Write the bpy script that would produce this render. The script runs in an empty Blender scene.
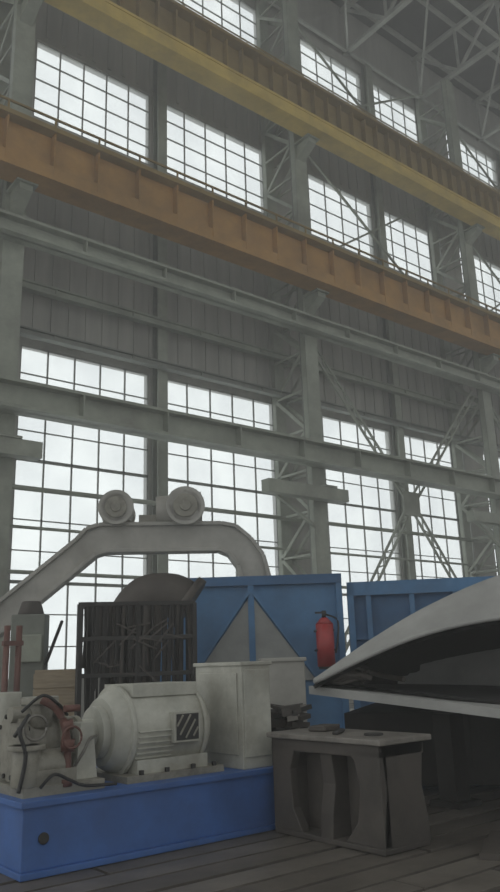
import bpy, bmesh, math, random
from mathutils import Vector, Matrix
random.seed(7)
# ---------------------------------------------------------------- materials
def mat(name, col, rough=.6, metal=0., var=.25, scale=3., bump=.15, dirt=None, dirt_amt=.5, stretch=None):
    m=bpy.data.materials.new(name); m.use_nodes=True; nt=m.node_tree; N=nt.nodes; L=nt.links
    p=N['Principled BSDF']
    p.inputs['Roughness'].default_value=rough; p.inputs['Metallic'].default_value=metal
    tc=N.new('ShaderNodeTexCoord'); mp=N.new('ShaderNodeMapping'); L.new(tc.outputs['Object'],mp.inputs['Vector'])
    if stretch: mp.inputs['Scale'].default_value=stretch
    n1=N.new('ShaderNodeTexNoise'); n1.inputs['Scale'].default_value=scale; n1.inputs['Detail'].default_value=6; n1.inputs['Roughness'].default_value=.65
    L.new(mp.outputs[0],n1.inputs['Vector'])
    r=N.new('ShaderNodeValToRGB')
    c=Vector(col); r.color_ramp.elements[0].position=.3; r.color_ramp.elements[1].position=.7
    r.color_ramp.elements[0].color=(*(c*(1-var)),1); r.color_ramp.elements[1].color=(*[min(1,x*(1+var)) for x in c],1)
    L.new(n1.outputs['Fac'],r.inputs[0]); out=r.outputs[0]
    if dirt:
        n2=N.new('ShaderNodeTexNoise'); n2.inputs['Scale'].default_value=scale*.45; n2.inputs['Detail'].default_value=9; n2.inputs['Roughness'].default_value=.75
        L.new(mp.outputs[0],n2.inputs['Vector'])
        r2=N.new('ShaderNodeValToRGB'); r2.color_ramp.elements[0].position=.48; r2.color_ramp.elements[1].position=.68
        r2.color_ramp.elements[1].color=(dirt_amt,)*3+(1,); L.new(n2.outputs['Fac'],r2.inputs[0])
        mx=N.new('ShaderNodeMixRGB'); L.new(r2.outputs[0],mx.inputs[0]); L.new(out,mx.inputs[1]); mx.inputs[2].default_value=(*dirt,1); out=mx.outputs[0]
    L.new(out,p.inputs['Base Color'])
    if bump:
        b=N.new('ShaderNodeBump'); b.inputs['Strength'].default_value=bump; b.inputs['Distance'].default_value=.02
        L.new(n1.outputs['Fac'],b.inputs['Height']); L.new(b.outputs[0],p.inputs['Normal'])
    return m
M={}
M['steel']=mat('pale_green_steel_paint',(.27,.29,.235),.6,dirt=(.14,.135,.11),dirt_amt=.6,scale=1.2)
M['steel_d']=mat('dim_grey_steel_paint',(.16,.17,.145),.7,dirt=(.1,.1,.085),scale=1.5)
M['truss']=mat('roof_truss_paint',(.34,.35,.31),.7,scale=1)
M['yellow']=mat('faded_yellow_paint',(.54,.39,.09),.6,dirt=(.30,.20,.06),scale=.8)
M['ochre']=mat('ochre_brown_paint',(.23,.155,.045),.7,dirt=(.13,.09,.035),scale=1)
M['orange']=mat('rusty_orange_paint',(.37,.195,.05),.7,dirt=(.20,.115,.035),dirt_amt=.7,scale=.8)
M['wall']=mat('grey_wall_panel',(.30,.295,.265),.85,dirt=(.19,.185,.16),scale=.5,stretch=(2,2,.25))
M['roof']=mat('roof_deck',(.07,.07,.062),.9,scale=1)
M['floor']=mat('cast_iron_floor',(.085,.074,.062),.5,metal=.1,var=.4,scale=1.6,dirt=(.17,.15,.125),dirt_amt=.55,bump=.35)
M['floor2']=mat('cast_iron_floor_worn',(.12,.106,.09),.45,metal=.1,var=.4,scale=1.9,dirt=(.2,.18,.15),dirt_amt=.55,bump=.35)
M['floor3']=mat('cast_iron_floor_dark',(.06,.053,.045),.55,metal=.1,var=.4,scale=1.4,dirt=(.12,.105,.09),dirt_amt=.55,bump=.35)
M['gap']=mat('floor_slot_dirt',(.01,.009,.008),.9)
M['blue']=mat('blue_enamel',(.04,.11,.33),.5,dirt=(.035,.075,.2),dirt_amt=.5,scale=2)
M['blue2']=mat('blue_container_paint',(.065,.17,.33),.65,dirt=(.06,.11,.19),dirt_amt=.7,scale=1.2)
M['blue3']=mat('dark_blue_paint',(.04,.11,.23),.65,dirt=(.035,.07,.13),scale=1.2)
M['cream']=mat('cream_grey_enamel',(.42,.42,.365),.5,dirt=(.24,.225,.18),dirt_amt=.7,scale=2.5)
M['creamd']=mat('oily_grey_casting',(.23,.22,.18),.45,dirt=(.08,.07,.055),dirt_amt=.9,scale=5)
M['grey']=mat('light_grey_paint',(.35,.34,.305),.6,dirt=(.23,.215,.18),scale=1.5)
M['shell']=mat('bare_light_casting',(.32,.32,.305),.8,dirt=(.23,.225,.215),scale=1)
M['dark']=mat('dark_iron',(.022,.020,.018),.65,metal=.1,scale=5)
M['cavity']=mat('casting_inside_shade',(.008,.0075,.007),.95,scale=3)  # near-black: shade inside the casing is put into the colour
M['brown']=mat('dark_cast_iron',(.06,.051,.043),.65,metal=.1,dirt=(.03,.026,.022),scale=3,dirt_amt=.8)
M['topm']=mat('worn_steel_top',(.18,.165,.145),.5,metal=.1,dirt=(.07,.062,.052),dirt_amt=.9,scale=4)
M['red']=mat('red_enamel',(.36,.03,.03),.5,scale=3)
M['rust']=mat('rust_red_valve',(.12,.05,.038),.6,scale=6)
M['wood']=mat('raw_wood',(.36,.29,.2),.8,scale=3,stretch=(1,1,8))
M['black']=mat('black_rubber',(.015,.015,.015),.6)
M['tarp']=mat('grey_panel_sheet',(.27,.28,.27),.8,scale=1,dirt=(.15,.16,.16))
M['brass']=mat('dull_pipe',(.2,.19,.17),.4,metal=.6)
M['frame']=mat('window_frame_paint',(.22,.225,.205),.7)
# dusty glass
g=bpy.data.materials.new('dusty_glass'); g.use_nodes=True; nt=g.node_tree; N=nt.nodes; L=nt.links; N.clear()
o=N.new('ShaderNodeOutputMaterial'); mx=N.new('ShaderNodeMixShader'); t=N.new('ShaderNodeBsdfTransparent'); d=N.new('ShaderNodeBsdfTranslucent')
d.inputs[0].default_value=(.8,.82,.82,1)
tc=N.new('ShaderNodeTexCoord'); br=N.new('ShaderNodeTexNoise'); br.inputs['Scale'].default_value=.5; br.inputs['Detail'].default_value=2
L.new(tc.outputs['Object'],br.inputs['Vector']); r=N.new('ShaderNodeValToRGB')
r.color_ramp.elements[0].position=.3; r.color_ramp.elements[0].color=(.84,.86,.87,1); r.color_ramp.elements[1].position=.7; r.color_ramp.elements[1].color=(.93,.95,.95,1)
L.new(br.outputs['Fac'],r.inputs[0]); L.new(r.outputs[0],t.inputs[0]); mx.inputs[0].default_value=.15
L.new(t.outputs[0],mx.inputs[1]); L.new(d.outputs[0],mx.inputs[2]); L.new(mx.outputs[0],o.inputs[0]); M['glass']=g
# ---------------------------------------------------------------- mesh helper
class B:
    def __init__(s): s.bm=bmesh.new(); s.mats=[]
    def mi(s,m):
        if m not in s.mats: s.mats.append(m)
        return s.mats.index(m)
    def _set(s,vs,m,smooth=False):
        i=s.mi(m); vset=set(vs)
        for f in {f for v in vs for f in v.link_faces}:
            if all(v in vset for v in f.verts): f.material_index=i; f.smooth=smooth
    def box(s,a,b,m):
        c=(Vector(a)+Vector(b))/2; d=Vector(b)-Vector(a)
        r=bmesh.ops.create_cube(s.bm,size=1,matrix=Matrix.Translation(c)@Matrix.Diagonal((*[abs(x) for x in d],1)))
        s._set(r['verts'],m)
    def obox(s,c,sz,m,rz=0,rx=0,ry=0):
        mt=Matrix.Translation(c)@Matrix.Rotation(rz,4,'Z')@Matrix.Rotation(ry,4,'Y')@Matrix.Rotation(rx,4,'X')@Matrix.Diagonal((*sz,1))
        r=bmesh.ops.create_cube(s.bm,size=1,matrix=mt); s._set(r['verts'],m)
    def bar(s,p,q,w,h,m,up=(0,0,1)):
        p=Vector(p);q=Vector(q);d=(q-p);l=d.length;z=d.normalized();u=Vector(up)
        if abs(z.dot(u))>.98: u=Vector((0,1,0))
        x=u.cross(z).normalized();y=z.cross(x)
        mt=Matrix((( x.x*w,y.x*h,z.x*l,(p.x+q.x)/2),(x.y*w,y.y*h,z.y*l,(p.y+q.y)/2),(x.z*w,y.z*h,z.z*l,(p.z+q.z)/2),(0,0,0,1)))
        r=bmesh.ops.create_cube(s.bm,size=1,matrix=mt); s._set(r['verts'],m)
    def cyl(s,p,q,r1,m,r2=None,seg=24,smooth=True):
        p=Vector(p);q=Vector(q);d=q-p
        mt=Matrix.Translation((p+q)/2)@d.to_track_quat('Z','Y').to_matrix().to_4x4()
        r=bmesh.ops.create_cone(s.bm,cap_ends=True,segments=seg,radius1=r1,radius2=r1 if r2 is None else r2,depth=d.length,matrix=mt)
        s._set(r['verts'],m,smooth)
        for f in {f for v in r['verts'] for f in v.link_faces}:
            if len(f.verts)>4: f.smooth=False
    def prism(s,pts,ext,m):
        e=Vector(ext); a=[s.bm.verts.new(Vector(p)) for p in pts]; b=[s.bm.verts.new(Vector(p)+e) for p in pts]; n=len(pts)
        i=s.mi(m); fs=[s.bm.faces.new(a),s.bm.faces.new(b[::-1])]
        for k in range(n): fs.append(s.bm.faces.new((a[k],b[k],b[(k+1)%n],a[(k+1)%n])))
        for f in fs: f.material_index=i
        bmesh.ops.recalc_face_normals(s.bm,faces=fs)
    def grid(s,rows,m,smooth=True):
        vs=[[s.bm.verts.new(Vector(p)) for p in r] for r in rows]; i=s.mi(m)
        for a in range(len(rows)-1):
            for b in range(len(rows[0])-1):
                f=s.bm.faces.new((vs[a][b],vs[a+1][b],vs[a+1][b+1],vs[a][b+1])); f.material_index=i; f.smooth=smooth
    def tube(s,pts,r,m,seg=10,closed=False):
        pts=[Vector(p) for p in pts]; rings=[]
        for k,p in enumerate(pts):
            a=pts[max(k-1,0)];b=pts[min(k+1,len(pts)-1)]; d=(b-a).normalized()
            u=Vector((0,0,1)) if abs(d.z)<.9 else Vector((0,1,0)); x=d.cross(u).normalized(); y=d.cross(x)
            rr=r[k] if isinstance(r,(list,tuple)) else r
            rings.append([p+x*rr*math.cos(2*math.pi*j/seg)+y*rr*math.sin(2*math.pi*j/seg) for j in range(seg)]+[])
        i=s.mi(m); V=[[s.bm.verts.new(p) for p in R] for R in rings]
        for a in range(len(V)-1):
            for j in range(seg):
                f=s.bm.faces.new((V[a][j],V[a][(j+1)%seg],V[a+1][(j+1)%seg],V[a+1][j])); f.material_index=i; f.smooth=True
        for R in (V[0][::-1],V[-1]):
            f=s.bm.faces.new(R); f.material_index=i
    def done(s,name,parent=None,bevel=0):
        me=bpy.data.meshes.new(name); s.bm.normal_update(); s.bm.to_mesh(me); s.bm.free()
        for m in s.mats: me.materials.append(M[m])
        ob=bpy.data.objects.new(name,me); bpy.context.collection.objects.link(ob)
        if parent: ob.parent=parent
        if bevel:
            md=ob.modifiers.new('bevel','BEVEL'); md.width=bevel; md.segments=2; md.limit_method='ANGLE'
        return ob
def empty(name,loc=(0,0,0)):
    e=bpy.data.objects.new(name,None); bpy.context.collection.objects.link(e); return e
def spline(pts,n=8):
    pts=[Vector(p) for p in pts]; out=[]
    for i in range(len(pts)-1):
        p0=pts[max(i-1,0)];p1=pts[i];p2=pts[i+1];p3=pts[min(i+2,len(pts)-1)]
        for k in range(n):
            t=k/n; out.append(.5*((2*p1)+(p2-p0)*t+(2*p0-5*p1+4*p2-p3)*t*t+(3*p1-p0-3*p2+p3)*t**3))
    out.append(pts[-1]); return out
# ---------------------------------------------------------------- shell of the hall
YW=22.0
b=B(); b.box((-8,-6,-.12),(62,YW+.4,-.045),'gap')
y=-5.9
while y<YW-.1:
    x=-8.-random.uniform(0,3.5)
    while x<62:
        b.box((max(x,-8),y,-.05),(min(x+3.96,62),min(y+.295,YW),random.uniform(-.008,0)),random.choice(('floor','floor','floor2','floor3'))); x+=4
    y+=.345
flo=b.done('floor')
wins=[(2.9,8.1),(8.8,13.5),(14.1,19.3),(20.9,26.2),(26.6,31.6),(33.2,38.2),(38.7,43.8),(45.4,50.4),(51,56)]
levels=[(1.3,11.5,11),(20.0,23.2,4),(28.3,30.8,3)]
b=B(); xs=[-8]; T=.35
for lo,hi in wins: xs+=[lo,hi]
xs.append(62)
ZT=34.4
for i in range(0,len(xs),2): b.box((xs[i],YW,0),(xs[i+1],YW+T,ZT),'wall')
zs=[(0,1.3),(11.5,20.0),(23.2,28.3),(30.8,ZT)]
for lo,hi in wins:
    for z0,z1 in zs: b.box((lo,YW,z0),(hi,YW+T,z1),'wall')
x=-7
while x<61:
    for z0,z1 in ((11.7,19.8),(23.4,28.1)): b.box((x,YW-.05,z0),(x+.14,YW+.02,z1),'wall')
    x+=.62
b.done('wall_back')
wi=0
for lo,hi in wins:
    for z0,z1,rows in levels:
        wi+=1; b=B(); cols=5; y0,y1=YW+.04,YW+.10
        for i in range(cols+1):
            x=lo+(hi-lo)*i/cols; w=.045 if i in(0,cols) else .022
            b.box((x-w,y0,z0),(x+w,y1,z1),'frame')
        for j in range(rows+1):
            z=z0+(z1-z0)*j/rows; w=.05 if j in(0,rows) or (rows==11 and j%4==3) else .018
            b.box((lo,y0,z-w),(hi,y1,z+w),'frame')
        b.box((lo,YW+.155,z0),(hi,YW+.165,z1),'glass')
        b.done('window_%d'%wi)
b=B(); b.box((-8,-6,34.4),(62,YW+.4,34.7),'roof')
y=-4
while y<YW: b.box((-8,y,34.15),(62,y+.14,34.4),'truss'); y+=2.3
ceil=b.done('ceiling')
# ---------------------------------------------------------------- columns
CX=[-3.8,7.55,19.4,30.8,42.3,53.8]
for cx in CX:
    b=B(); yf,yb=19.85,21.75
    for yy,w in ((yf,.64),(yb,.5)):
        top=31.3
        b.box((cx-w/2,yy-.02,0),(cx+w/2,yy+.02,top),'steel'); b.box((cx-w/2,yy+.26 if yy==yf else yy+.2,0),(cx+w/2,yy+.30 if yy==yf else yy+.24,top),'steel_d')
        b.box((cx-.04,yy,0),(cx+.04,yy+.24,top),'steel')
        b.box((cx-w/2,yy,0),(cx-w/2+.04,yy+.24,top),'steel')
    z=.6; k=0
    while z<29.5:
        z2=z+1.55
        a,c=(yf+.2,yb) if k%2==0 else (yb,yf+.2)
        for sx in (-.27,.27):
            b.bar((cx+sx,a,z),(cx+sx,c,z2),.05,.13,'steel')
            b.bar((cx+sx,yf+.2,z2),(cx+sx,yb,z2),.05,.08,'steel')
        z=z2;k+=1
    b.box((cx-.6,yf-.25,0),(cx+.6,yb+.2,.5),'steel_d')
    for zz in (15.24,22.14):
        b.prism([(cx-.2,yf,zz-.7),(cx-.2,19.1,zz-.25),(cx-.2,19.1,zz),(cx-.2,yf,zz)],(.4,0,0),'steel')
        b.box((cx-.32,19.0,zz-.06),(cx+.32,yf+.2,zz-.005),'steel')
    b.box((cx-2.9,19.25,7.1),(cx+.9,19.65,7.55),'steel')
    b.box((cx-.3,19.2,7.55),(cx+.3,19.83,7.62),'steel')
    b.bar((cx-2.6,19.6,7.3),(cx-.3,yf,6.2),.1,.1,'steel')
    b.done('lattice_column')
posts=[2.3,13.8,26.4,38.45,50.7]
for px in posts:
    b=B(); b.box((px-.2,YW-.42,0),(px+.2,YW-.38,31.2),'steel'); b.box((px-.03,YW-.4,0),(px+.03,YW-.06,31.2),'steel'); b.box((px-.2,YW-.10,0),(px+.2,YW-.06,31.2),'steel_d')
    b.done('wall_post')
# ---------------------------------------------------------------- girders
X0,X1=-8,61
b=B()
b.box((X0,18.6,22.15),(X1,19.35,22.3),'yellow'); b.box((X0,18.66,22.3),(X1,18.72,22.75),'yellow')
b.box((X0,18.95,22.3),(X1,19.0,24.2),'ochre'); b.box((X0,18.55,24.15),(X1,19.4,24.3),'ochre')
b.box((X0,18.62,22.7),(X1,19.0,22.8),'yellow')
x=X0+.3
while x<X1: b.box((x,18.72,22.8),(x+.06,18.97,24.15),'ochre'); x+=.75
x=X0+.3
while x<X1: b.bar((x,19.3,24.3),(x,19.3,25.3),.04,.04,'ochre'); x+=1.5
b.box((X0,19.28,25.27),(X1,19.32,25.32),'ochre'); b.box((X0,19.28,24.8),(X1,19.32,24.84),'ochre')
b.box((X0,18.9,24.3),(X1,19.02,24.45),'dark')
b.done('yellow_crane_runway_girder')
b=B()
b.box((X0,18.55,15.25),(X1,19.4,15.4),'orange'); b.box((X0,18.62,15.4),(X1,18.68,15.75),'orange')
b.box((X0,18.85,15.4),(X1,18.9,16.9),'orange'); b.box((X0,18.5,16.85),(X1,19.4,17.0),'ochre')
x=X0+.3
while x<X1: b.box((x,18.6,15.4),(x+.05,18.86,16.85),'orange'); x+=1.44
x=X0+.3
while x<X1: b.bar((x,18.58,17.0),(x,18.58,17.35),.05,.05,'ochre'); x+=1.44
b.box((X0,18.56,17.3),(X1,18.62,17.36),'ochre'); b.box((X0,18.9,17.0),(X1,19.02,17.15),'dark')
b.done('orange_crane_runway_girder')
def ibeam(name,y0,y1,z0,z1,m,x0=X0,x1=X1):
    b=B(); f=min(.09,(z1-z0)*.2); ym=(y0+y1)/2
    b.box((x0,y0,z0),(x1,y1,z0+f),m); b.box((x0,y0,z1-f),(x1,y1,z1),m); b.box((x0,ym-.03,z0),(x1,ym+.03,z1),m)
    x=x0+.5
    while x<x1: b.box((x,y0+.03,z0+f),(x+.04,y1-.03,z1-f),m); x+=2.85
    return b.done(name)
ibeam('horizontal_tie_beam',19.25,19.82,13.62,14.2,'steel')
ibeam('horizontal_tie_beam',19.15,19.82,8.38,9.2,'steel')
ibeam('wall_tie_rail',21.3,21.56,13.1,13.4,'steel')
ibeam('wall_tie_rail',21.3,21.56,11.55,11.8,'steel_d')
b=B()
for z,y,r in ((6.75,21.45,.08),(5.6,21.5,.05),(4.3,21.5,.06)): b.cyl((X0,y,z),(X1,y,z),r,'steel',seg=10)
b.done('wall_pipes')
# bracing in the bays
def lat(b,p,q):
    p=Vector(p);q=Vector(q);d=(q-p).normalized();n=Vector((-d.z,0,d.x))*.15
    b.bar(p+n,q+n,.08,.08,'steel');b.bar(p-n,q-n,.08,.08,'steel')
    L=(q-p).length;k=0;t=0
    while t<L-.4:
        s=n if k%2==0 else -n; b.bar(p+d*t+s,p+d*(t+.4)-s,.03,.05,'steel'); t+=.4;k+=1
for a,c in ((19.8,30.4),(31.2,41.9)):
    b=B(); yb=20.3
    m=(a+c)/2
    lat(b,(a,yb,13.6),(m,yb,7.7)); lat(b,(c,yb,13.6),(m,yb,7.7)); lat(b,(m,yb,7.7),(a,yb,1)); lat(b,(m,yb,7.7),(c,yb,1))
    b.box((m-.5,yb-.05,7.2),(m+.5,yb+.05,8.2),'steel')
    for z0,z1 in ((17.2,24.5),(24.5,31.2)):
        b.bar((a,21.3,z0),(c,21.3,z1),.09,.09,'steel'); b.bar((c,21.3,z0),(a,21.3,z1),.09,.09,'steel')
    b.done('bay_cross_bracing')
# roof trusses
x=-3.6
while x<60:
    b=B(); z0,z1=31.3,34.1
    b.box((x-.12,-5,z0),(x+.12,YW-.02,z0+.2),'truss'); b.box((x-.12,-5,z1-.15),(x+.12,YW-.02,z1+.06),'truss')
    y=YW-.3; i=0
    while y>-4:
        b.bar((x,y,z0+.1),(x,y,z1),.12,.12,'truss'); b.bar((x,y,z0+.1 if i%2 else z1-.1),(x,y-2.6,z1-.1 if i%2 else z0+.1),.14,.14,'truss'); y-=2.6;i+=1
    b.done('roof_truss'); x+=5.72
b=B()
x=-3.6
while x<56:
    for y in (21.7,16.5,11.3,6.1):
        b.bar((x,y-5.2,31.45),(x+5.72,y,31.45),.10,.10,'truss')
        b.box((x,y-.07,31.3),(x+5.72,y+.07,31.45),'truss')
    x+=5.72
b.done('roof_horizontal_bracing')
# ---------------------------------------------------------------- motor pump skid
S=empty('motor_pump_skid')
b=B(); bx0,bx1,by0,by1,bh=2.8,5.5,6.46,8.15,.57
b.box((bx0,by0,.05),(bx1,by0+.06,bh-.05),'blue'); b.box((bx0,by1-.06,.05),(bx1,by1,bh-.05),'blue')
b.box((bx0+.005,by0+.06,.05),(bx0+.06,by1-.06,bh-.05),'blue'); b.box((bx1-.06,by0+.06,.05),(bx1-.005,by1-.06,bh-.05),'blue')
b.box((bx0-.03,by0-.03,bh-.05),(bx1+.02,by1+.03,bh),'blue')
b.box((bx0-.02,by0-.04,0),(bx1+.02,by1+.04,.05),'blue')
b.cyl((2.98,by0+.01,.28),(2.98,by0-.02,.28),.045,'dark')
b.done('base_frame',S,.006)
b=B(); ax,az=7.08,1.0; m='cream'
b.cyl((3.95,ax,az),(4.78,ax,az),.40,m,seg=48)
b.cyl((3.80,ax,az),(3.95,ax,az),.31,m,r2=.40,seg=48); b.cyl((3.72,ax,az),(3.82,ax,az),.24,m,seg=32); b.cyl((3.6,ax,az),(3.74,ax,az),.13,m,seg=24)
b.cyl((4.78,ax,az),(4.88,ax,az),.415,m,r2=.33,seg=48)
for x in (3.95,4.76): b.cyl((x-.02,ax,az),(x+.02,ax,az),.425,m,seg=48)
for i in range(7):
    a=math.radians(-155+i*7-25); b.obox((4.2,ax+.405*math.cos(a),az+.405*math.sin(a)),(.4,.03,.012),m,rx=a)
b.box((4.36,ax-.46,az-.12),(4.66,ax-.28,az+.16),m)
b.box((4.38,ax-.466,az-.10),(4.64,ax-.458,az+.14),'black')
for i,(dz,h) in enumerate(((.06,.12),(.02,.22),(-.02,.2),(-.05,.1))): b.obox((4.42+.06*i,ax-.47,az+.02+dz),(.018,.012,h),'creamd',ry=.6)
b.box((4.0,ax-.28,az+.31),(4.75,ax+.28,az+.43),m)
b.box((4.0,ax-.38,bh),(4.8,ax-.2,az-.25),m); b.box((4.0,ax+.2,bh),(4.8,ax+.38,az-.25),m)
b.box((3.85,ax-.45,bh-.02),(4.95,ax+.45,bh+.06),'creamd')
for x in (4.02,4.3,4.6,4.85): b.cyl((x,ax-.42,bh+.05),(x,ax-.42,bh+.1),.025,'dark',seg=6)
b.done('electric_motor',S,.01)
b=B(); b.box((5.12,6.53,bh),(5.5,7.35,1.6),'cream'); b.box((5.10,6.51,1.57),(5.52,7.37,1.61),'cream')
b.box((5.14,6.515,.68),(5.48,6.53,1.53),'cream')
b.box((5.105,6.6,.7),(5.12,7.28,1.5),'cream')
b.done('control_cabinet',S,.008)
b=B(); py=7.05
b.box((2.86,6.62,bh-.02),(3.62,7.5,bh+.08),'creamd')
b.prism([(3.38,6.75,bh),(3.62,6.75,bh),(3.56,6.75,1.12),(3.44,6.75,1.12)],(0,.6,0),'cream')
b.cyl((3.36,py,az),(3.6,py,az),.09,'brass'); b.cyl((3.42,py,az),(3.47,py,az),.17,'creamd'); b.cyl((3.5,py,az),(3.55,py,az),.17,'creamd')
b.cyl((2.95,py,az-.05),(3.32,py,az-.05),.24,'creamd'); b.cyl((2.9,py,az-.05),(2.97,py,az-.05),.29,'creamd'); b.cyl((3.27,py,az-.05),(3.33,py,az-.05),.29,'creamd')
for i in range(10):
    a=i*math.pi/5
    b.cyl((2.88,py+.26*math.cos(a),az-.05+.26*math.sin(a)),(2.99,py+.26*math.cos(a),az-.05+.26*math.sin(a)),.022,'dark',seg=6)
b.cyl((3.12,py-.1,az+.1),(3.12,py-.1,az+.36),.12,'creamd'); b.cyl((3.12,py-.1,az+.3),(3.12,py-.1,az+.36),.17,'creamd')
b.cyl((2.92,py-.32,bh+.08),(2.92,py-.32,az-.02),.12,'creamd'); b.cyl((2.92,py-.32,az-.06),(2.92,py-.32,az-.02),.16,'creamd')
b.cyl((2.98,py+.35,bh),(2.98,py+.35,az+.4),.15,'cream')
b.cyl((3.0,py-.28,az-.2),(3.25,py-.28,az-.2),.13,'creamd'); b.cyl((2.85,py-.1,az+.22),(3.12,py-.1,az+.22),.07,'creamd')
b.box((2.9,py-.42,bh+.05),(3.35,py-.2,bh+.2),'creamd')
b.done('hydraulic_pump',S,.005)
b=B()
b.tube(spline([(3.28,6.68,bh+.05),(3.27,6.66,.85),(3.24,6.66,1.1),(3.16,6.68,1.26),(3.05,6.75,1.34)]),.035,'rust')
b.cyl((3.27,6.66,.9),(3.27,6.66,1.0),.06,'rust'); b.cyl((3.27,6.66,1.08),(3.25,6.66,1.16),.055,'rust'); b.cyl((3.26,6.66,.62),(3.26,6.66,.68),.06,'rust')
b.cyl((3.2,6.6,1.26),(3.34,6.6,1.26),.03,'rust')
b.tube([(3.27+.09*math.cos(t),6.58,1.02+.09*math.sin(t)) for t in [2*math.pi*i/20 for i in range(21)]],.010,'rust')
b.tube(spline([(2.85,6.7,1.25),(3.0,6.62,1.38),(3.15,6.62,1.3),(3.3,6.75,1.2)]),.014,'black')
b.tube(spline([(2.82,6.62,.62),(2.86,6.6,.9),(2.8,6.6,1.1),(2.9,6.66,1.22),(2.84,6.8,1.05)]),.018,'black')
b.tube(spline([(3.35,6.7,.75),(3.42,6.64,.9),(3.5,6.7,.98),(3.62,6.8,1.0)]),.014,'brass')
b.tube(spline([(3.0,6.6,.64),(3.1,6.55,.74),(3.25,6.56,.68),(3.4,6.56,.62),(3.7,6.56,.6)]),.014,'black')
b.tube([(2.95+.1*math.cos(t),6.62,1.12+.1*math.sin(t)) for t in [2*math.pi*i/20 for i in range(21)]],.012,'brass')
b.done('pipes_and_hoses',S)
# ---------------------------------------------------------------- steel trestle
b=B(); x0,x1,y0,y1,zt=5.32,5.92,4.9,6.32,.92
b.box((x0-.04,y0-.06,zt-.05),(x1+.06,y1+.04,zt),'topm'); b.box((x0,y0,0),(x1,y1,.05),'brown')
for yy in (y0,y0+.62,y1-.24):
    b.prism([(x0,yy,.04),(x0+.02,yy,.25),(x0+.07,yy,.5),(x0+.03,yy,zt-.1),(x0,yy,zt-.05),(x1,yy,zt-.05),(x1-.02,yy,zt-.15),(x1-.06,yy,.5),(x1,yy,.22),(x1+.02,yy,.04)],(0,.16 if yy!=y0 else .12,0),'brown')
b.box((x0+.24,y0+.05,.04),(x0+.28,y1-.05,zt-.05),'brown'); b.box((x0,y0,zt-.16),(x1,y1,zt-.05),'brown')
b.prism([(x0,y0,.05),(x0,y0+.46,.05),(x0,y0+.3,.22),(x0,y0+.24,.5),(x0,y0+.3,.72),(x0,y0+.4,zt-.1),(x0,y0,zt-.1)],(.1,0,0),'brown')
b.prism([(x0,y1,.05),(x0,y1-.4,.05),(x0,y1-.28,.25),(x0,y1-.26,.6),(x0,y1-.34,zt-.1),(x0,y1,zt-.1)],(.1,0,0),'brown')
b.cyl((5.6,5.2,zt),(5.6,5.2,zt+.02),.09,'dark'); b.obox((5.55,5.6,zt+.02),(.35,.06,.03),'dark',rz=.6); b.obox((5.7,5.95,zt+.03),(.3,.2,.05),'brown',rz=.3)
b.done('cast_iron_trestle',bevel=.012)
# ---------------------------------------------------------------- blue containers
C=empty('blue_container')
f=Vector((.784,-.62,0)); n=Vector((.62,.784,0)); O=Vector((6.9,11.0,0))
def P(k,d,z): v=O+f*k+n*d; return (v.x,v.y,z)
b=B(); Wd=3.05; ang=math.atan2(f.y,f.x)
def ob(k0,k1,d0,d1,z0,z1,m):
    c=P((k0+k1)/2,(d0+d1)/2,(z0+z1)/2); b.obox(c,(k1-k0,d1-d0,z1-z0),m,rz=ang)
ob(0,Wd,.05,1.5,.1,2.9,'blue2')
for k in (0,1.5,Wd-.1): ob(k,k+.1,-.02,.1,0,2.95,'blue2')
ob(0,Wd,-.03,.1,2.82,2.97,'blue3'); ob(0,Wd,-.02,.1,.0,.18,'blue2')
ob(-.02,Wd,0,1.5,2.9,2.96,'blue3')
b.done('box_body',C)
b=B(); e=n*-.03
b.prism([P(.55,.03,1.3),P(1.5,.03,2.6),P(1.5,.03,1.3)],e,'tarp'); b.prism([P(1.6,.03,2.6),P(2.55,.03,1.3),P(1.6,.03,1.3)],e,'tarp')
b.bar(P(.5,0,1.3),P(1.5,0,2.7),.07,.06,'blue2'); b.bar(P(2.6,0,1.3),P(1.6,0,2.7),.07,.06,'blue2')
b.done('side_bracing_panels',C)
C2=empty('blue_steel_bin')
O=Vector((9.35,9.05,0)); f=Vector((.70,-.714,0)); n=Vector((.714,.70,0)); ang=math.atan2(f.y,f.x)
b=B(); ob(0,3.2,.1,1.6,.0,2.75,'blue3'); ob(0,3.2,0,.14,2.6,2.82,'blue2'); ob(0,.1,0,.14,0,2.8,'blue2')
for k in (.3,1.0,1.7,2.4,3.1): ob(k,k+.08,.02,.12,0,2.7,'blue2')
ob(0,3.2,.03,.12,1.9,1.96,'blue3')
b.done('bin_body',C2)
b=B(); ex=Vector((8.86,9.12,0))
b.cyl((ex.x,ex.y,1.5),(ex.x,ex.y,2.15),.14,'red'); b.cyl((ex.x,ex.y,2.15),(ex.x,ex.y,2.25),.14,'red',r2=.05); b.cyl((ex.x,ex.y,2.25),(ex.x,ex.y,2.36),.035,'dark')
b.cyl((ex.x,ex.y,1.46),(ex.x,ex.y,1.52),.12,'dark'); b.obox((ex.x-.04,ex.y+.03,2.33),(.18,.03,.03),'dark',rz=-.6)
b.tube(spline([(ex.x+.03,ex.y-.02,2.3),(ex.x+.16,ex.y-.14,2.2),(ex.x+.14,ex.y-.14,1.9),(ex.x+.1,ex.y-.12,1.7)]),.015,'black')
b.obox((ex.x+.06,ex.y+.08,1.75),(.3,.3,.03),'dark',rz=-.66); b.obox((ex.x+.06,ex.y+.08,2.05),(.3,.3,.03),'dark',rz=-.66)
b.done('fire_extinguisher')
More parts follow.
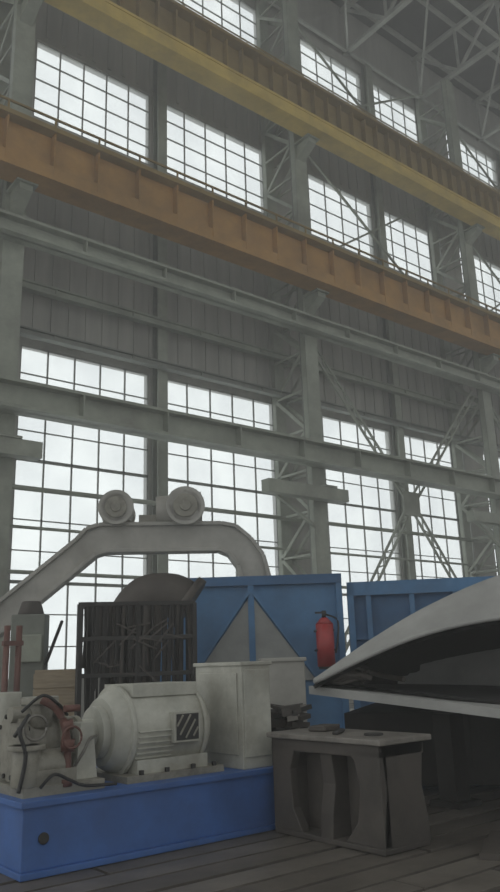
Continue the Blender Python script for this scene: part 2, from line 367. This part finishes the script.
# ---------------------------------------------------------------- bent beam
b=B(); O=Vector((7.3,14.2,0)); f=Vector((.84,-.542,0)); n=Vector((.542,.84,0))
outer=[(-5.6,0),(-4.9,.25),(-.25,4.12),(-.05,4.34),(.2,4.42),(2.7,4.42),(3.0,4.36),(3.3,4.1),(3.55,3.75),(3.66,3.3),(3.68,0)]
inner=[(3.1,0),(3.1,3.2),(3.02,3.5),(2.85,3.75),(2.65,3.84),(.35,3.84),(.15,3.78),(-4.4,0)]
poly=outer+inner
b.prism([P(k,0,z) for k,z in poly],n*.5,'grey')
for i in range(len(outer)-1):
    b.bar(P(outer[i][0],-.04,outer[i][1]-.02),P(outer[i+1][0],-.04,outer[i+1][1]-.02),.08,.07,'grey',up=n)
for i in range(len(inner)-1):
    b.bar(P(inner[i][0],-.04,inner[i][1]+.02),P(inner[i+1][0],-.04,inner[i+1][1]+.02),.08,.07,'grey',up=n)
def sheave(k,r,w,z):
    b.cyl(P(k,.25-w,z),P(k,.25+w,z),r*.85,'grey',seg=32)
    for s in (-w,w-.07): b.cyl(P(k,.25+s,z),P(k,.25+s+.07,z),r,'grey',seg=32)
    b.cyl(P(k,.25-w-.06,z),P(k,.25-w,z),r*.3,'creamd'); b.cyl(P(k,.25-w-.03,z),P(k,.25-w,z),r*.62,'creamd',seg=32)
    b.prism([P(k-.35,.1,4.4),P(k+.35,.1,4.4),P(k+.12,.1,z),P(k-.12,.1,z)],n*.3,'creamd')
sheave(.55,.36,.5,4.72); sheave(1.95,.40,.6,4.72)
b.cyl(P(1.35,.25,4.70),P(2.3,.25,4.72),.32,'grey',r2=.40,seg=28)
b.obox(P(1.3,.25,4.5),(.6,.4,.22),'creamd',rz=-.57)
b.done('bent_lifting_beam',bevel=.02)
# dark elbow casting behind rack
b=B(); pts=spline([(6.0,10.5,0),(6.0,10.5,1.6),(6.05,10.47,2.2),(6.25,10.3,2.58),(6.55,10.05,2.62),(6.75,9.9,2.5)],8)
b.tube(pts,.33,'brown',seg=28)
b.cyl((6.72,9.92,2.54),(6.80,9.86,2.47),.42,'brown'); b.cyl((6.0,10.5,0),(6.0,10.5,.12),.42,'brown')
b.done('pipe_elbow_casting')
# ---------------------------------------------------------------- rack with hanging scrap
O=Vector((4.62,9.17,0)); f=Vector((.894,-.447,0)); n=Vector((.447,.894,0))
b=B(); W=1.45; ZR=2.38
for k in (0,W*.5,W):
    for d in (0,.5): b.bar(P(k,d,0),P(k,d,ZR),.06,.06,'dark')
for z in (ZR,1.95,1.5,.5):
    for d in (0,.5): b.bar(P(0,d,z),P(W,d,z),.05,.05,'dark')
    for k in (0,W): b.bar(P(k,0,z),P(k,.5,z),.05,.05,'dark')
for i in range(95):
    k=random.uniform(.05,W-.05); d=random.choice((.0,.03,.25,.5,.4)); l=random.uniform(.7,1.6); w=random.uniform(.02,.06)
    dk=random.uniform(-.06,.06)
    b.bar(P(k,d,ZR),P(k+dk,d,ZR-l),w,.02,'dark' if random.random()<.75 else 'brown')
for i in range(16):
    k=random.uniform(.05,W-.3); z=random.uniform(1.4,2.2)
    b.bar(P(k,-.02,z),P(k+random.uniform(.15,.35),-.02,z+random.uniform(-.3,.3)),.025,.02,'brown')
b.done('sling_storage_rack')
# left background clutter
b=B()
for j in range(5): b.obox((4.81,10.23,.1+.2*j+.55),(.56,.42,.18),'wood',rz=-.45)
b.obox((4.81,10.23,.80),(.53,.39,1.58),'wood',rz=-.45); b.done('wooden_crate')
b=B(); b.obox((4.95,11.45,1.2),(.5,.4,2.4),'steel_d',rz=-.6); b.cyl((4.95,11.45,2.4),(4.95,11.45,2.6),.2,'brown',r2=.14); b.bar((5.0,11.2,1.4),(5.3,11.1,2.3),.05,.05,'dark'); b.obox((4.85,11.22,1.9),(.36,.04,.4),'steel',rz=-.6)
b.done('machine_stand',bevel=.02)
b=B()
for dx in (0,.16): b.cyl((3.95+dx,9.85,0),(3.95+dx,9.85,2.15),.04,'rust',seg=12)
for z in (.4,1.2,1.9): b.box((3.9,9.81,z),(4.16,9.89,z+.06),'rust')
b.box((3.82,9.7,0),(4.24,10.0,.05),'dark'); b.done('red_post_stand')
b=B(); b.obox((7.05,8.1,.8),(.55,.5,1.6),'grey',rz=-.65); b.obox((7.05,8.1,1.62),(.6,.55,.05),'grey',rz=-.65)
b.done('grey_junction_cabinet',bevel=.01)
# ---------------------------------------------------------------- scrap pile
b=B()
for i in range(70):
    z=random.uniform(.05,1.12); s=1.0-z*.3
    c=Vector((5.98+random.uniform(-.1,.1)*s,6.85+random.uniform(-.25,.25)*s,z))
    b.obox(c,(random.uniform(.12,.3),random.uniform(.08,.3),random.uniform(.03,.1)),random.choice(('brown','dark','topm','brown')),rz=random.uniform(-.8,.8),rx=random.uniform(-.2,.2),ry=random.uniform(-.2,.2))
b.box((5.85,6.65,0),(6.12,7.05,.9),'dark')
b.done('scrap_metal_pile')
# ---------------------------------------------------------------- big curved casting on plinth
H=empty('curved_turbine_casing')
rim=spline([(6.25,6.65,1.36),(6.62,6.1,1.64),(7.0,5.6,1.85),(7.5,5.0,1.98),(8.0,4.3,1.98),(8.5,3.4,1.8),(8.8,2.7,1.3)],6)
crest=spline([(6.3,6.72,1.38),(6.95,6.35,1.82),(7.55,5.95,2.18),(8.0,5.25,2.48),(8.6,4.6,2.65),(9.2,3.9,2.55),(9.7,3.2,2.0)],6)
back=spline([(6.6,7.0,1.3),(7.6,7.1,1.5),(8.5,6.9,1.7),(9.2,6.2,1.9),(9.9,5.4,2.0),(10.5,4.6,1.9),(10.9,3.8,1.4)],6)
foot=spline([(6.9,7.3,1.28),(7.9,7.5,1.24),(8.8,7.3,1.2),(9.7,6.6,1.15),(10.4,5.8,1.1),(11,4.9,1.1),(11.3,4.0,1.1)],6)
b=B(); rows=[]
for i in range(len(rim)):
    a,c,d,e=rim[i],crest[i],back[i],foot[i]; rows.append(spline([a,(a+c)/2+Vector((0,0,.03)),c,d,e],4))
b.grid(rows,'shell'); b.done('outer_shell',H)
b=B(); b.grid([[p-Vector((-.05,-.05,.07)) for p in r] for r in rows],'cavity'); b.done('inner_shade_lining',H)  # offset copy of the shell, coloured as the shade of the hollow
b=B(); b.tube([p+Vector((-.02,-.02,0)) for p in rim],.028,'shell',seg=8); b.done('rim_bead',H)
b=B(); U_=Vector((0,0,.09))
A=Vector((6.35,6.85,1.23))+U_; Bq=Vector((6.75,4.6,.98))+U_*1.3; Cq=Vector((7.0,2.6,.80))+U_*1.6; D=Vector((11.2,3.2,.95)); E=Vector((11.0,6.2,1.1)); F_=Vector((8.0,7.6,1.26))
pl=(A,Bq,Cq,D,E,F_)
b.prism(pl,(0,0,-.09),'shell')
ins=[A+Vector((.45,.02,.012)),Bq+Vector((.42,0,.012)),Cq+Vector((.4,0,.012)),D+Vector((0,0,.02)),E+Vector((0,0,.02)),F_+Vector((0,0,.02))]
b.prism(ins,(0,0,-.03),'cavity')  # dark sheet over the plate, paints the shade under the shell
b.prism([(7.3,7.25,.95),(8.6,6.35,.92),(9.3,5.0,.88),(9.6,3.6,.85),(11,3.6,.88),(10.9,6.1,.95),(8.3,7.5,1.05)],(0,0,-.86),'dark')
for x,y in ((7.6,5.9),(7.9,4.4)): b.box((x-.12,y-.12,0),(x+.12,y+.12,.97),'dark'); b.box((x-.2,y-.2,0),(x+.2,y+.2,.06),'dark')
b.done('flanged_base_plate',H)
c0=Vector((6.72,6.6,1.36)); b=B()
for i in range(5):
    b.tube([c0+Vector(((.2+.02*i)*math.cos(t),(.16+.015*i)*math.sin(t),.02*i+.02*math.sin(3*t+i))) for t in [2*math.pi*j/24 for j in range(25)]],.025,'brown',seg=7)
b.tube(spline([c0+Vector((.1,-.3,.02)),c0+Vector((-.1,-.1,.12)),c0+Vector((.15,.1,.16)),c0+Vector((.35,-.2,.05)),c0+Vector((.3,-.6,.0))]),.03,'brown',seg=7)
b.done('steel_cable_coil',H)
b=B(); b.obox((6.3,4.3,.02),(.9,.5,.05),'brown',rz=.5); b.done('loose_floor_plate')
# ---------------------------------------------------------------- dusty air
vm=bpy.data.materials.new('dusty_air'); vm.use_nodes=True; nt=vm.node_tree; nt.nodes.clear()
vo=nt.nodes.new('ShaderNodeOutputMaterial'); vs=nt.nodes.new('ShaderNodeVolumeScatter'); vs.inputs['Density'].default_value=.0075; vs.inputs['Color'].default_value=(1,1,.98,1); vs.inputs['Anisotropy'].default_value=.3
nt.links.new(vs.outputs[0],vo.inputs['Volume']); M['haze']=vm
b=B(); b.box((-7.9,-5.9,.01),(61.9,YW-.01,34.1),'haze'); b.done('dusty_air_haze',flo)
# ---------------------------------------------------------------- world: overcast daylight
w=bpy.data.worlds.new('overcast'); bpy.context.scene.world=w; w.use_nodes=True; nt=w.node_tree; N=nt.nodes; L=nt.links
bg=N['Background']; tc=N.new('ShaderNodeTexCoord'); sp=N.new('ShaderNodeSeparateXYZ'); L.new(tc.outputs['Generated'],sp.inputs[0])
mr=N.new('ShaderNodeMapRange'); mr.inputs['From Min'].default_value=-.3; mr.inputs['From Max'].default_value=.35; mr.inputs['To Min'].default_value=.43; mr.inputs['To Max'].default_value=1.1; mr.interpolation_type='SMOOTHSTEP'
L.new(sp.outputs['Y'],mr.inputs['Value']); L.new(mr.outputs[0],bg.inputs['Strength']); bg.inputs['Color'].default_value=(.975,1,.985,1)
# ---------------------------------------------------------------- camera
yaw,pit,rol,fl=0.8858012475161505,0.2722344657031815,0.032737425757061366,774.62
c,s=math.cos(yaw),math.sin(yaw);cp,sp_=math.cos(pit),math.sin(pit)
F=Vector((cp*c,cp*s,sp_));R=Vector((s,-c,0));U=Vector((-sp_*c,-sp_*s,cp)); cr,sr=math.cos(rol),math.sin(rol)
R2=cr*R-sr*U; U2=cr*U+sr*R
cd=bpy.data.cameras.new('camera'); cd.sensor_fit='VERTICAL'; cd.sensor_height=24; cd.lens=fl/892*24; cd.clip_end=300
co=bpy.data.objects.new('camera',cd); bpy.context.collection.objects.link(co)
co.matrix_world=Matrix(((R2.x,U2.x,-F.x,0),(R2.y,U2.y,-F.y,0),(R2.z,U2.z,-F.z,1.6),(0,0,0,1)))
bpy.context.scene.camera=co
vs=bpy.context.scene.view_settings
vs.view_transform='Standard'; vs.exposure=.22; vs.gamma=1.1
